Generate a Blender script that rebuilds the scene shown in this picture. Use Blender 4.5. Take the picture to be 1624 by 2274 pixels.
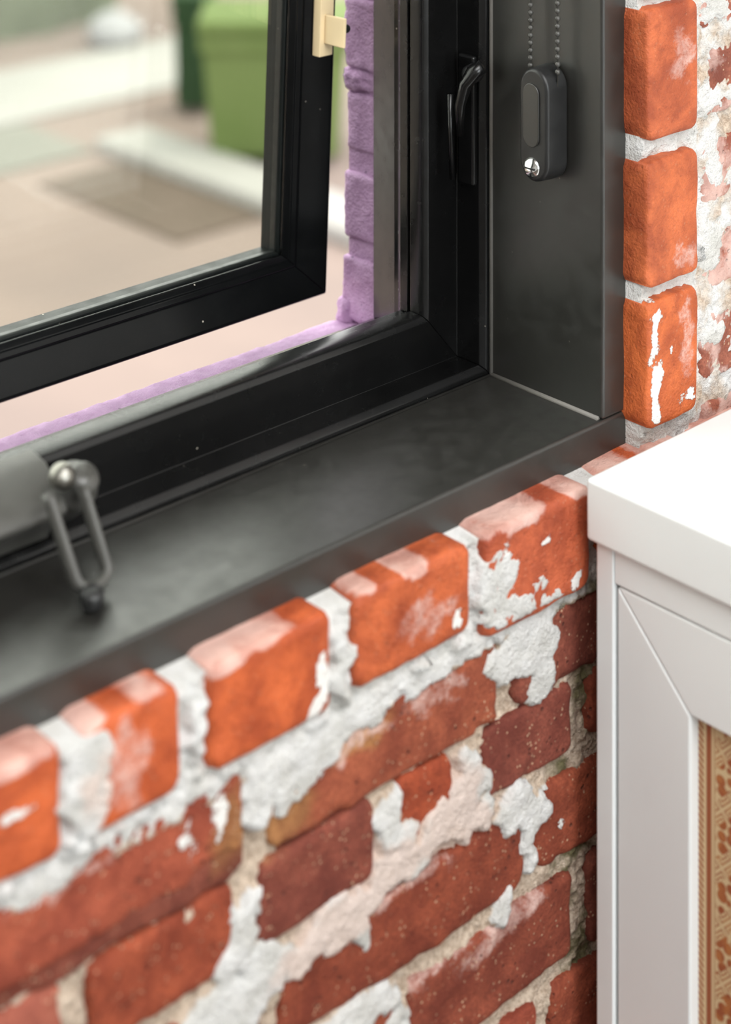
import bpy, bmesh, math
import numpy as np
from mathutils import Vector, Matrix

for o in list(bpy.data.objects):
    bpy.data.objects.remove(o, do_unlink=True)
S = bpy.context.scene
COL = S.collection

# ------------------------------------------------------------------ camera
F_PX, CX, HY = 4264.0, 812.0, -930.0          # focal length, principal column, horizon row (1624 x 2274 frame)
TH = math.radians(47.1)
CAM = np.array([0.0, -0.9755, 0.0])
FW = np.array([math.cos(TH), math.sin(TH), 0.0])
RT = np.array([math.sin(TH), -math.cos(TH), 0.0])
cam_d = bpy.data.cameras.new('camera')
cam = bpy.data.objects.new('camera', cam_d)
COL.objects.link(cam)
S.camera = cam
cam.location = CAM
cam.rotation_euler = (math.pi / 2, 0, TH - math.pi / 2)
cam_d.sensor_width = 36
cam_d.sensor_fit = 'AUTO'
cam_d.lens = F_PX * 36 / 2274
cam_d.shift_y = -(1137 - HY) / 2274
cam_d.clip_start = 0.05
cam_d.clip_end = 200
cam_d.dof.use_dof = True
cam_d.dof.focus_distance = 1.585
cam_d.dof.aperture_fstop = 3.1


def at(u, v, x=None, y=None, z=None):
    """the point of the place that photo pixel (u, v) shows on a plane x=, y= or z="""
    d = FW + (u - CX) / F_PX * RT + np.array([0, 0, -(v - HY) / F_PX])
    i, val = (0, x) if x is not None else ((1, y) if y is not None else (2, z))
    return Vector(CAM + (val - CAM[i]) / d[i] * d)


# ------------------------------------------------------------------ world, sun, lights, exposure
W = bpy.data.worlds.new('sky')
S.world = W
W.use_nodes = True
bg = W.node_tree.nodes['Background']
bg.inputs[0].default_value = (0.98, 0.98, 0.96, 1)
bg.inputs[1].default_value = 3.0


def light(name, kind, loc, rot, energy, color=(1, 1, 1), **kw):
    d = bpy.data.lights.new(name, kind)
    d.energy = energy
    d.color = color
    for k, v in kw.items():
        setattr(d, k, v)
    o = bpy.data.objects.new(name, d)
    COL.objects.link(o)
    o.location = loc
    o.rotation_euler = rot
    return o


sun_dir = Vector((0.30, -0.22, 0.93)).normalized()
sun = light('sun', 'SUN', (3, 0, 6), (0, 0, 0), 1.0, (1.0, 0.90, 0.78), angle=math.radians(0.6))
sun.rotation_euler = sun_dir.to_track_quat('Z', 'Y').to_euler()
# added overhead fill that brightens the sideboard top; no known fitting
light('overhead_fill_light', 'AREA', (0.42, -1.30, 0.93), (0, 0, 0), 37, (1.0, 1.0, 1.0), shape='RECTANGLE', size=1.6, size_y=1.2)
# added soft fill behind the camera for bricks and sideboard; no known window
light('rear_fill_light', 'AREA', (0.35, -3.9, 0.15), (math.radians(84), 0, math.radians(-3)), 54, (0.91, 0.97, 1.0), shape='RECTANGLE', size=1.5, size_y=1.8)

S.view_settings.view_transform = 'Standard'
S.view_settings.look = 'None'
S.view_settings.exposure = 0.5
S.view_settings.gamma = 1
S.view_settings.use_curve_mapping = False


# ------------------------------------------------------------------ helpers
def tag(o, label=None, cat=None, group=None, kind=None):
    if label: o['label'] = label
    if cat: o['category'] = cat
    if group: o['group'] = group
    if kind: o['kind'] = kind
    return o


def obj(name, me, mat=None, parent=None, smooth=False, loc=None):
    o = bpy.data.objects.new(name, me)
    COL.objects.link(o)
    if mat is not None:
        me.materials.append(mat)
    if parent is not None:
        o.parent = parent
    if loc is not None:
        o.location = loc
    if smooth and len(me.polygons):
        me.polygons.foreach_set('use_smooth', [True] * len(me.polygons))
    return o


def empty(name, loc=(0, 0, 0)):
    o = bpy.data.objects.new(name, None)
    COL.objects.link(o)
    o.location = loc
    o.empty_display_size = 0.05
    return o


def pydata(name, v, f):
    me = bpy.data.meshes.new(name)
    me.from_pydata([tuple(p) for p in v], [], f)
    me.update()
    return me


def attr(me, name, vals):
    a = me.attributes.new(name, 'FLOAT', 'POINT')
    a.data.foreach_set('value', np.asarray(vals, dtype=np.float32))


def fix_normals(me):
    b = bmesh.new()
    b.from_mesh(me)
    bmesh.ops.recalc_face_normals(b, faces=b.faces)
    b.to_mesh(me)
    b.free()
    return me


BOXF = [(0, 1, 3, 2), (4, 6, 7, 5), (0, 4, 5, 1), (2, 3, 7, 6), (0, 2, 6, 4), (1, 5, 7, 3)]


def box_vf(a, b):
    v = [(x, y, z) for x in (a[0], b[0]) for y in (a[1], b[1]) for z in (a[2], b[2])]
    return v, BOXF


def box(name, a, b, mat, parent=None, bev=0.0, seg=2):
    c = [(a[i] + b[i]) / 2 for i in range(3)]
    c[2] = min(a[2], b[2])
    v, f = box_vf([a[i] - c[i] for i in range(3)], [b[i] - c[i] for i in range(3)])
    me = fix_normals(pydata(name, v, f))
    o = obj(name, me, mat, parent)
    pl = Vector((0, 0, 0))
    p = parent
    while p is not None:
        pl += p.location
        p = p.parent
    o.location = Vector(c) - pl
    if bev:
        bevel(o, bev, seg)
    return o


def bevel(o, w, seg=2, angle=30):
    m = o.modifiers.new('bevel', 'BEVEL')
    m.width = w
    m.segments = seg
    m.limit_method = 'ANGLE'
    m.angle_limit = math.radians(angle)
    me = o.data
    me.polygons.foreach_set('use_smooth', [True] * len(me.polygons))
    n = o.modifiers.new('wn', 'WEIGHTED_NORMAL')
    n.keep_sharp = False
    return o


def prism(loop, a, b):
    """loop: closed list of points at start; a,b functions mapping loop point -> 3D start / end"""
    n = len(loop)
    v = [a(p) for p in loop] + [b(p) for p in loop]
    f = [(i, (i + 1) % n, n + (i + 1) % n, n + i) for i in range(n)]
    f += [tuple(range(n))[::-1], tuple(range(n, 2 * n))]
    return v, f


def tube_vf(pts, r, seg=10, closed=False, flat=1.0, nrm=None):
    pts = [Vector(p) for p in pts]
    n = len(pts)
    v, f = [], []
    for i, p in enumerate(pts):
        if closed:
            t = (pts[(i + 1) % n] - pts[i - 1]).normalized()
        else:
            t = (pts[min(i + 1, n - 1)] - pts[max(i - 1, 0)]).normalized()
        ref = Vector(nrm) if nrm is not None else (Vector((0, 0, 1)) if abs(t.z) < 0.9 else Vector((0, 1, 0)))
        s = t.cross(ref).normalized()
        w = s.cross(t).normalized()
        rr = r[i] if isinstance(r, (list, tuple)) else r
        for k in range(seg):
            a = 2 * math.pi * k / seg
            v.append(p + s * (math.cos(a) * rr) + w * (math.sin(a) * rr * flat))
    m = n if closed else n - 1
    for i in range(m):
        for k in range(seg):
            i2 = (i + 1) % n
            f.append((i * seg + k, i * seg + (k + 1) % seg, i2 * seg + (k + 1) % seg, i2 * seg + k))
    if not closed:
        f.append(tuple(range(seg))[::-1])
        f.append(tuple((n - 1) * seg + k for k in range(seg)))
    return v, f


def lathe_vf(prof, axis_o, axis_d, seg=20):
    """prof: list of (radius, distance along axis)"""
    d = Vector(axis_d).normalized()
    s = d.orthogonal().normalized()
    w = d.cross(s)
    o = Vector(axis_o)
    v, f = [], []
    for r, h in prof:
        for k in range(seg):
            a = 2 * math.pi * k / seg
            v.append(o + d * h + s * (r * math.cos(a)) + w * (r * math.sin(a)))
    for i in range(len(prof) - 1):
        for k in range(seg):
            f.append((i * seg + k, i * seg + (k + 1) % seg, (i + 1) * seg + (k + 1) % seg, (i + 1) * seg + k))
    f.append(tuple(range(seg))[::-1])
    f.append(tuple((len(prof) - 1) * seg + k for k in range(seg)))
    return v, f


def join_vf(parts):
    v, f = [], []
    for pv, pf in parts:
        o = len(v)
        v += list(pv)
        f += [tuple(i + o for i in q) for q in pf]
    return v, f


# vectorised value noise
def _h(i, j, k, s):
    n = (i * 374761393 + j * 668265263 + k * 2147483647 + s * 974634777) & 0xffffffff
    n = ((n ^ (n >> 13)) * 1274126177) & 0xffffffff
    n = ((n ^ (n >> 16)) * 2246822519) & 0xffffffff
    return ((n ^ (n >> 15)) & 0xffff) / 65535.0 * 2 - 1


def noise(x, y, z, seed=0):
    x, y, z = np.broadcast_arrays(np.asarray(x, float), np.asarray(y, float), np.asarray(z, float))
    xi, yi, zi = np.floor(x).astype(np.int64), np.floor(y).astype(np.int64), np.floor(z).astype(np.int64)
    u, v, w = x - xi, y - yi, z - zi
    u, v, w = [t * t * (3 - 2 * t) for t in (u, v, w)]
    r = 0
    for a in (0, 1):
        for b in (0, 1):
            for c in (0, 1):
                r = r + _h(xi + a, yi + b, zi + c, seed) * (u if a else 1 - u) * (v if b else 1 - v) * (w if c else 1 - w)
    return r


def fbm(x, y, z, seed=0, oct=4):
    r, a = 0, 0.5
    for i in range(oct):
        k = 2.03 ** i
        r = r + a * noise(np.asarray(x) * k, np.asarray(y) * k, np.asarray(z) * k, seed + i)
        a *= 0.5
    return r


def sstep(a, b, x):
    t = np.clip((x - a) / (b - a), 0, 1)
    return t * t * (3 - 2 * t)


# ------------------------------------------------------------------ materials
class NT:
    def __init__(s, name):
        s.m = bpy.data.materials.new(name)
        s.m.use_nodes = True
        s.t = s.m.node_tree
        s.n = s.t.nodes
        s.b = s.n['Principled BSDF']
        s.out = s.n['Material Output']

    def add(s, typ, **kw):
        n = s.n.new(typ)
        for k, v in kw.items():
            setattr(n, k, v)
        return n

    def link(s, a, b):
        s.t.links.new(a, b)

    def val(s, sock, v):
        if hasattr(v, 'is_linked') or isinstance(v, bpy.types.NodeSocket):
            s.link(v, sock)
        elif isinstance(v, (tuple, list)) and len(v) == 3 and sock.type == 'RGBA':
            sock.default_value = (*v, 1)
        else:
            sock.default_value = v

    def math(s, op, a, b=0.0, c=0.0, clamp=False):
        n = s.add('ShaderNodeMath', operation=op, use_clamp=clamp)
        s.val(n.inputs[0], a)
        s.val(n.inputs[1], b)
        s.val(n.inputs[2], c)
        return n.outputs[0]

    def mix(s, f, a, b, mode='MIX'):
        n = s.add('ShaderNodeMix', data_type='RGBA', blend_type=mode)
        s.val(n.inputs[0], f)
        s.val(n.inputs[6], a)
        s.val(n.inputs[7], b)
        return n.outputs[2]

    def coord(s, which='Object'):
        return s.add('ShaderNodeTexCoord').outputs[which]

    def noise(s, scale, vec=None, detail=4, rough=0.55, dist=0.0):
        n = s.add('ShaderNodeTexNoise')
        n.inputs['Scale'].default_value = scale
        n.inputs['Detail'].default_value = detail
        n.inputs['Roughness'].default_value = rough
        n.inputs['Distortion'].default_value = dist
        if vec is not None:
            s.link(vec, n.inputs['Vector'])
        return n.outputs['Fac']

    def ramp(s, f, stops, interp='LINEAR'):
        n = s.add('ShaderNodeValToRGB')
        n.color_ramp.interpolation = interp
        e = n.color_ramp.elements
        while len(e) < len(stops):
            e.new(0.5)
        for i, (p, c) in enumerate(stops):
            e[i].position = p
            e[i].color = (*c, 1) if len(c) == 3 else c
        s.link(f, n.inputs[0])
        return n.outputs[0]

    def mr(s, f, a, b, c=0.0, d=1.0):
        n = s.add('ShaderNodeMapRange')
        n.interpolation_type = 'SMOOTHSTEP'
        s.val(n.inputs[0], f)
        for i, v in enumerate((a, b, c, d)):
            s.val(n.inputs[i + 1], v)
        return n.outputs[0]

    def attr(s, name):
        n = s.add('ShaderNodeAttribute', attribute_name=name)
        return n.outputs['Fac']

    def bump(s, h, strength=0.3, dist=0.002):
        n = s.add('ShaderNodeBump')
        n.inputs['Strength'].default_value = strength
        n.inputs['Distance'].default_value = dist
        s.link(h, n.inputs['Height'])
        s.link(n.outputs[0], s.b.inputs['Normal'])

    def set(s, **kw):
        for k, v in kw.items():
            s.val(s.b.inputs[k.replace('_', ' ')], v)
        return s.m


def g(c):
    """sRGB 0-255 to linear"""
    return tuple(((x / 255) / 12.92 if x <= 10 else ((x / 255 + 0.055) / 1.055) ** 2.4) for x in c)


def m_paint(name, base, rough, spec=0.5, dust=0.0, bump=0.05, scale=60, var=1.25):
    t = NT(name)
    co = t.coord()
    n1 = t.noise(scale, co, 5)
    n2 = t.noise(9, co, 3)
    col = t.mix(t.mr(n2, 0.35, 0.7), base, tuple(min(1, c * var + 0.002 * (var > 1.1)) for c in base))
    if dust:
        v = t.add('ShaderNodeTexVoronoi')
        v.inputs['Scale'].default_value = 95
        t.link(co, v.inputs['Vector'])
        sp = t.math('MULTIPLY', t.mr(v.outputs['Distance'], 0.10, 0.05), t.mr(t.noise(37, co, 2), 0.62, 0.66))
        col = t.mix(t.math('MULTIPLY', sp, dust), col, (0.55, 0.5, 0.42))
    r = t.mr(n1, 0.3, 0.75, rough * 0.85, rough * 1.2)
    t.bump(n1, bump, 0.001)
    return t.set(Base_Color=col, Roughness=r, Specular_IOR_Level=spec)


M_LINING = m_paint('satin_charcoal_paint', (0.019, 0.018, 0.0155), 0.38, 0.9, 0.25, var=1.1)
M_FRAME = m_paint('black_aluminium', (0.004, 0.004, 0.004), 0.24, 0.45, 0.5, 0.04)
M_SASH = m_paint('black_gloss_sash', (0.003, 0.0033, 0.0035), 0.20, 0.22, 0.8, 0.04)
M_GASKET = m_paint('black_rubber_gasket', (0.005, 0.0065, 0.006), 0.40, 0.25, 0.6, 0.1)
M_BLACKPL = m_paint('black_plastic', (0.014, 0.014, 0.014), 0.38, 0.5, 0.0)
M_HANDLE = m_paint('charcoal_metal_handle', (0.060, 0.058, 0.052), 0.38, 0.7, 0.0)
M_CAULK = m_paint('grey_sealant', (0.16, 0.15, 0.135), 0.5, 0.4, 0.2, 0.3)
M_WHITE = m_paint('white_lacquer', (0.79, 0.81, 0.81), 0.34, 0.5, 0.0, 0.0, var=1.01)
M_PLASTER = m_paint('white_plaster', (0.78, 0.77, 0.74), 0.9, 0.2, 0.0, 0.2, var=1.03)
M_FLOOR = m_paint('dark_timber_floor', (0.085, 0.070, 0.058), 0.5, 0.3, 0.0, 0.1)
M_TAN = m_paint('tan_plastic', g((222, 200, 160)), 0.5, 0.4, 0.0, 0.05)


def m_metal(name, c, r):
    t = NT(name)
    n = t.noise(120, t.coord(), 3)
    return t.set(Base_Color=c, Metallic=1.0, Roughness=t.mr(n, 0.2, 0.8, r * 0.8, r * 1.3))


M_SPINDLE = m_metal('worn_pewter', (0.30, 0.29, 0.26), 0.35)
M_CHROME = m_metal('bright_steel', (0.78, 0.78, 0.77), 0.16)


def m_glass():
    t = NT('window_glass')
    t.n.remove(t.b)
    tr = t.add('ShaderNodeBsdfTransparent')
    tr.inputs[0].default_value = (0.965, 0.975, 0.955, 1)
    gl = t.add('ShaderNodeBsdfGlossy')
    gl.inputs['Roughness'].default_value = 0.01
    ge = t.add('ShaderNodeNewGeometry')
    dt = t.add('ShaderNodeVectorMath', operation='DOT_PRODUCT')
    t.link(ge.outputs['Incoming'], dt.inputs[0])
    t.link(ge.outputs['Normal'], dt.inputs[1])
    om = t.math('SUBTRACT', 1.0, t.math('ABSOLUTE', dt.outputs['Value']), clamp=True)
    frv = t.math('ADD', 0.035, t.math('MULTIPLY', t.math('POWER', om, 5.0), 0.965))   # Schlick reflectance of one glass face
    mx = t.add('ShaderNodeMixShader')
    t.link(frv, mx.inputs[0])
    t.link(tr.outputs[0], mx.inputs[1])
    t.link(gl.outputs[0], mx.inputs[2])
    # a little dried dust on the pane
    df = t.add('ShaderNodeBsdfDiffuse')
    df.inputs[0].default_value = (0.8, 0.78, 0.72, 1)
    mx2 = t.add('ShaderNodeMixShader')
    v = t.add('ShaderNodeTexVoronoi')
    v.inputs['Scale'].default_value = 130
    t.link(t.coord(), v.inputs['Vector'])
    sp = t.math('MULTIPLY', t.mr(v.outputs['Distance'], 0.08, 0.04), t.mr(t.noise(30, t.coord(), 2), 0.66, 0.70))
    t.link(t.math('MULTIPLY', sp, 0.5), mx2.inputs[0])
    t.link(mx.outputs[0], mx2.inputs[1])
    t.link(df.outputs[0], mx2.inputs[2])
    t.link(mx2.outputs[0], t.out.inputs[0])
    return t.m


M_GLASS = m_glass()


def m_brick():
    t = NT('old_red_brick')
    geo = t.add('ShaderNodeNewGeometry').outputs['Position']
    oi = t.add('ShaderNodeObjectInfo')
    base = t.mix(1.0, oi.outputs['Color'], (0.92, 0.80, 0.74), 'MULTIPLY')
    base = t.mix(t.math('MULTIPLY', t.attr('ochre'), 0.85), base, (0.40, 0.20, 0.075))
    n1 = t.noise(26, geo, 6, 0.6, 0.4)
    n2 = t.noise(90, geo, 5, 0.65)
    n3 = t.noise(420, geo, 3, 0.6)
    col = t.mix(t.mr(n1, 0.30, 0.72), t.mix(1.0, base, (0.62, 0.50, 0.50), 'MULTIPLY'), t.mix(1.0, base, (1.22, 1.20, 1.15), 'MULTIPLY'))
    wear = t.attr('wear')              # worn rough arrises of the lower bricks: darker, pitted clay
    col = t.mix(t.math('MULTIPLY', t.mr(n2, 0.48, 0.72), 0.55), col, t.mix(1.0, base, (0.55, 0.42, 0.42), 'MULTIPLY'))
    # cream grit specks
    v = t.add('ShaderNodeTexVoronoi')
    v.inputs['Scale'].default_value = 240
    t.link(geo, v.inputs['Vector'])
    sp = t.math('MULTIPLY', t.mr(v.outputs['Distance'], 0.28, 0.14), t.mr(t.noise(75, geo, 2), 0.50, 0.60))
    col = t.mix(t.math('MULTIPLY', sp, t.math('MULTIPLY', wear, 0.8)), col, (0.62, 0.42, 0.27))
    # dark pits
    v2 = t.add('ShaderNodeTexVoronoi')
    v2.inputs['Scale'].default_value = 150
    t.link(geo, v2.inputs['Vector'])
    pit = t.math('MULTIPLY', t.mr(v2.outputs['Distance'], 0.26, 0.12), t.mr(t.noise(45, geo, 2), 0.53, 0.62))
    pit = t.math('MULTIPLY', pit, wear)
    col = t.mix(t.math('MULTIPLY', pit, 0.7), col, (0.05, 0.022, 0.016))
    # paint residue
    pm = t.attr('paint')
    e = t.math('ADD', pm, t.math('MULTIPLY', t.math('SUBTRACT', n2, 0.5), 1.1))
    e = t.math('ADD', e, t.math('MULTIPLY', t.math('SUBTRACT', n3, 0.5), 0.5))
    hard = t.mr(e, 0.52, 0.62)
    haze = t.attr('haze')
    hz = t.math('ADD', haze, t.math('ADD', t.math('MULTIPLY', t.math('SUBTRACT', n2, 0.5), 0.9), t.math('MULTIPLY', t.math('SUBTRACT', n3, 0.5), 0.5)))
    hz = t.math('MULTIPLY', t.mr(hz, 0.22, 0.72), t.mr(n1, 0.35, 0.62, 0.5, 1.0))
    grain = t.math('MULTIPLY', t.mr(n3, 0.42, 0.62), t.math('MULTIPLY', wear, 0.45))
    col = t.mix(grain, col, t.mix(1.0, base, (0.5, 0.42, 0.42), 'MULTIPLY'))
    col = t.mix(t.math('MULTIPLY', hz, 0.8, clamp=True), col, (0.74, 0.53, 0.47))
    col = t.mix(hard, col, (0.80, 0.775, 0.74))
    h = t.math('ADD', t.math('MULTIPLY', n2, 0.8), t.math('MULTIPLY', n3, 0.5))
    h = t.math('ADD', h, t.math('MULTIPLY', hard, 0.5))
    h = t.math('SUBTRACT', h, t.math('MULTIPLY', pit, 0.8))
    t.bump(h, 0.8, 0.0028)
    return t.set(Base_Color=col, Roughness=t.mr(wear, 0.0, 1.0, 0.5, 0.82), Specular_IOR_Level=0.35)


M_BRICK = m_brick()


def m_mortar():
    t = NT('old_lime_mortar')
    geo = t.add('ShaderNodeNewGeometry').outputs['Position']
    n1 = t.noise(40, geo, 5)
    n2 = t.noise(260, geo, 4, 0.65)
    n3 = t.noise(900, geo, 2)
    sand = t.mix(t.mr(n2, 0.3, 0.7), (0.44, 0.33, 0.245), (0.72, 0.59, 0.47))
    sand = t.mix(t.math('MULTIPLY', t.mr(n3, 0.56, 0.72), 0.5), sand, (0.25, 0.17, 0.12))
    white = t.mix(t.mr(n1, 0.3, 0.7), (0.62, 0.605, 0.57), (0.76, 0.75, 0.735))
    white = t.mix(t.math('MULTIPLY', t.mr(n2, 0.58, 0.75), 0.45), white, (0.46, 0.42, 0.36))
    w = t.math('ADD', t.attr('white'), t.math('MULTIPLY', t.math('SUBTRACT', n1, 0.5), 0.7))
    col = t.mix(t.mr(w, 0.4, 0.6), sand, white)
    pk = t.math('ADD', t.attr('pink'), t.math('MULTIPLY', t.math('SUBTRACT', n1, 0.5), 0.7))
    col = t.mix(t.math('MULTIPLY', t.mr(pk, 0.35, 0.75), 0.75), col, (0.72, 0.555, 0.48))
    ms = t.math('MULTIPLY', t.attr('dark_olive'), t.mr(n1, 0.42, 0.6))
    col = t.mix(ms, col, (0.16, 0.14, 0.07))
    h = t.math('ADD', t.math('MULTIPLY', n2, 1.0), t.math('MULTIPLY', n1, 0.8))
    h = t.math('ADD', h, t.math('MULTIPLY', n3, 0.25))
    t.bump(h, 1.0, 0.0035)
    return t.set(Base_Color=col, Roughness=0.92, Specular_IOR_Level=0.2)


M_MORTAR = m_mortar()


def m_purple():
    t = NT('purple_masonry_paint')
    geo = t.add('ShaderNodeNewGeometry').outputs['Position']
    n1 = t.noise(70, geo, 5, 0.6)
    n2 = t.noise(420, geo, 4, 0.6)
    col = t.mix(t.mr(n1, 0.3, 0.7), g((192, 153, 192)), g((210, 172, 210)))
    v = t.add('ShaderNodeTexVoronoi')
    v.inputs['Scale'].default_value = 140
    t.link(geo, v.inputs['Vector'])
    pit = t.math('MULTIPLY', t.mr(v.outputs['Distance'], 0.2, 0.1), t.mr(t.noise(50, geo, 2), 0.6, 0.66))
    col = t.mix(pit, col, g((70, 45, 100)))
    h = t.math('ADD', t.math('MULTIPLY', n2, 0.6), n1)
    h = t.math('SUBTRACT', h, t.math('MULTIPLY', pit, 0.8))
    t.bump(h, 1.0, 0.004)
    return t.set(Base_Color=col, Roughness=0.6, Specular_IOR_Level=0.4)


M_PURPLE = m_purple()


def m_fabric():
    """woven inset: rust motifs on a straw ground with a striped border along its upright edge"""
    t = NT('rust_and_straw_woven_inset')
    sep = t.add('ShaderNodeSeparateXYZ')
    t.link(t.coord('Object'), sep.inputs[0])
    y, z = sep.outputs[1], sep.outputs[2]
    s = t.math('MULTIPLY', y, -1.0)                    # distance from the panel's wall-side edge
    straw, rust, ochre = g((214, 190, 148)), g((150, 66, 26)), g((178, 104, 48))

    def band(a, b, soft=0.0006):
        return t.math('MULTIPLY', t.mr(s, a - soft, a + soft), t.mr(s, b + soft, b - soft))

    # body: diagonal lattice of nested squares and leafy blots
    P = 0.021
    a = t.math('DIVIDE', t.math('ADD', s, z), P)
    b = t.math('DIVIDE', t.math('SUBTRACT', z, s), P)
    fa = t.math('ABSOLUTE', t.math('SUBTRACT', t.math('FRACT', a), 0.5))
    fb = t.math('ABSOLUTE', t.math('SUBTRACT', t.math('FRACT', b), 0.5))
    ring = t.math('MAXIMUM', fa, fb)
    key = t.math('GREATER_THAN', t.math('SINE', t.math('MULTIPLY', ring, 37.0)), 0.0)
    bandsel = t.math('LESS_THAN', t.math('ABSOLUTE', t.math('SUBTRACT', t.math('FRACT', t.math('MULTIPLY', b, 0.5)), 0.5)), 0.22)
    vo = t.add('ShaderNodeTexVoronoi')
    vo.inputs['Scale'].default_value = 115
    cmb = t.add('ShaderNodeCombineXYZ')
    t.link(s, cmb.inputs[0])
    t.link(z, cmb.inputs[1])
    t.link(cmb.outputs[0], vo.inputs['Vector'])
    vo.inputs['Randomness'].default_value = 0.55
    blot = t.mr(vo.outputs['Distance'], 0.58, 0.46)
    motif = t.add('ShaderNodeMix', data_type='FLOAT')
    t.link(bandsel, motif.inputs[0])
    t.link(blot, motif.inputs[2])
    t.link(t.math('MULTIPLY', key, 0.8), motif.inputs[3])
    n = t.noise(90, t.coord('Object'), 4)
    body = t.mix(motif.outputs[0], straw, t.mix(t.mr(n, 0.4, 0.65), rust, ochre))
    inside = t.mr(s, 0.0150, 0.0162)
    col = t.mix(inside, straw, body)
    twist = t.math('GREATER_THAN', t.math('SINE', t.math('MULTIPLY', t.math('ADD', z, t.math('MULTIPLY', s, 0.9)), 1300.0)), -0.35)
    col = t.mix(t.math('MULTIPLY', band(-0.01, 0.0048), twist), col, rust)
    col = t.mix(band(0.0072, 0.0118), col, rust)
    col = t.mix(band(0.0143, 0.0149, 0.0003), col, rust)
    weave = t.add('ShaderNodeTexChecker')
    weave.inputs['Scale'].default_value = 900
    t.link(t.coord('Object'), weave.inputs['Vector'])
    col = t.mix(0.12, col, t.mix(weave.outputs['Fac'], g((150, 110, 70)), g((225, 205, 170))))
    t.bump(weave.outputs['Fac'], 0.15, 0.0006)
    return t.set(Base_Color=col, Roughness=0.65, Specular_IOR_Level=0.3)


M_FABRIC = m_fabric()


def m_ground(name, c1, c2, scale):
    t = NT(name)
    geo = t.add('ShaderNodeNewGeometry').outputs['Position']
    n = t.noise(scale, geo, 5)
    n2 = t.noise(scale * 14, geo, 4)
    col = t.mix(t.mr(n, 0.3, 0.7), c1, c2)
    t.bump(n2, 0.3, 0.004)
    return t.set(Base_Color=col, Roughness=0.9, Specular_IOR_Level=0.2)


M_PAVE = m_ground('pink_concrete', g((116, 104, 98)), g((128, 114, 106)), 1.1)
M_SLAB = m_ground('taupe_ground', g((84, 74, 64)), g((94, 82, 73)), 2.0)
M_KERB = m_ground('white_concrete', g((140, 139, 134)), g((152, 150, 146)), 2.0)
M_SAGE = m_ground('sage_paving', g((112, 112, 104)), g((122, 121, 113)), 2.0)
M_BIN1 = m_ground('leaf_green_plastic', g((88, 104, 58)), g((98, 112, 68)), 3.0)
M_BIN2 = m_ground('dark_green_plastic', g((40, 60, 38)), g((48, 70, 45)), 3.0)
M_HEDGE = m_ground('hedge_leaf', g((76, 84, 62)), g((96, 103, 83)), 5.0)
M_STONE = m_ground('pale_stone', g((140, 140, 142)), g((155, 155, 156)), 6.0)

# ------------------------------------------------------------------ main dimensions (metres; camera height = 0)
XJ, ZS = 1.1865, -0.673           # jamb face, sill top
X0, ZT = 0.10, 0.36               # far jamb face, head
BT = 0.0305                       # lining board thickness
YL, YF = 0.022, 0.145             # lining front edge, lining/frame seam
ZF = -1.55                        # room floor
ZG = -1.75                        # ground outside

# ------------------------------------------------------------------ room shell
fl = box('floor', (-2.6, -4.2, ZF - 0.05), (1.62, 0.03, ZF), M_FLOOR)
tag(fl, 'dark timber floor below the brick wall', 'floor', kind='structure')
ce = box('ceiling', (-2.6, -4.2, 0.98), (1.80, 0.36, 1.06), M_PLASTER)
tag(ce, 'white plaster ceiling of the room', 'ceiling', kind='structure')
wr = box('wall_right', (1.62, -4.2, ZF), (1.80, -0.002, 0.98), M_PLASTER)
tag(wr, 'white plaster wall behind the sideboard', 'wall', kind='structure')

wl = box('wall_left', (-2.78, -4.2, ZF), (-2.6, 0.20, 0.98), M_PLASTER)
tag(wl, 'white plaster wall at the far left end of the room', 'wall', kind='structure')

wb = box('wall_back', (-2.78, -4.38, ZF), (1.80, -4.2, 0.98), M_PLASTER)
tag(wb, 'white plaster wall behind the photographer', 'wall', kind='structure')

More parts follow.
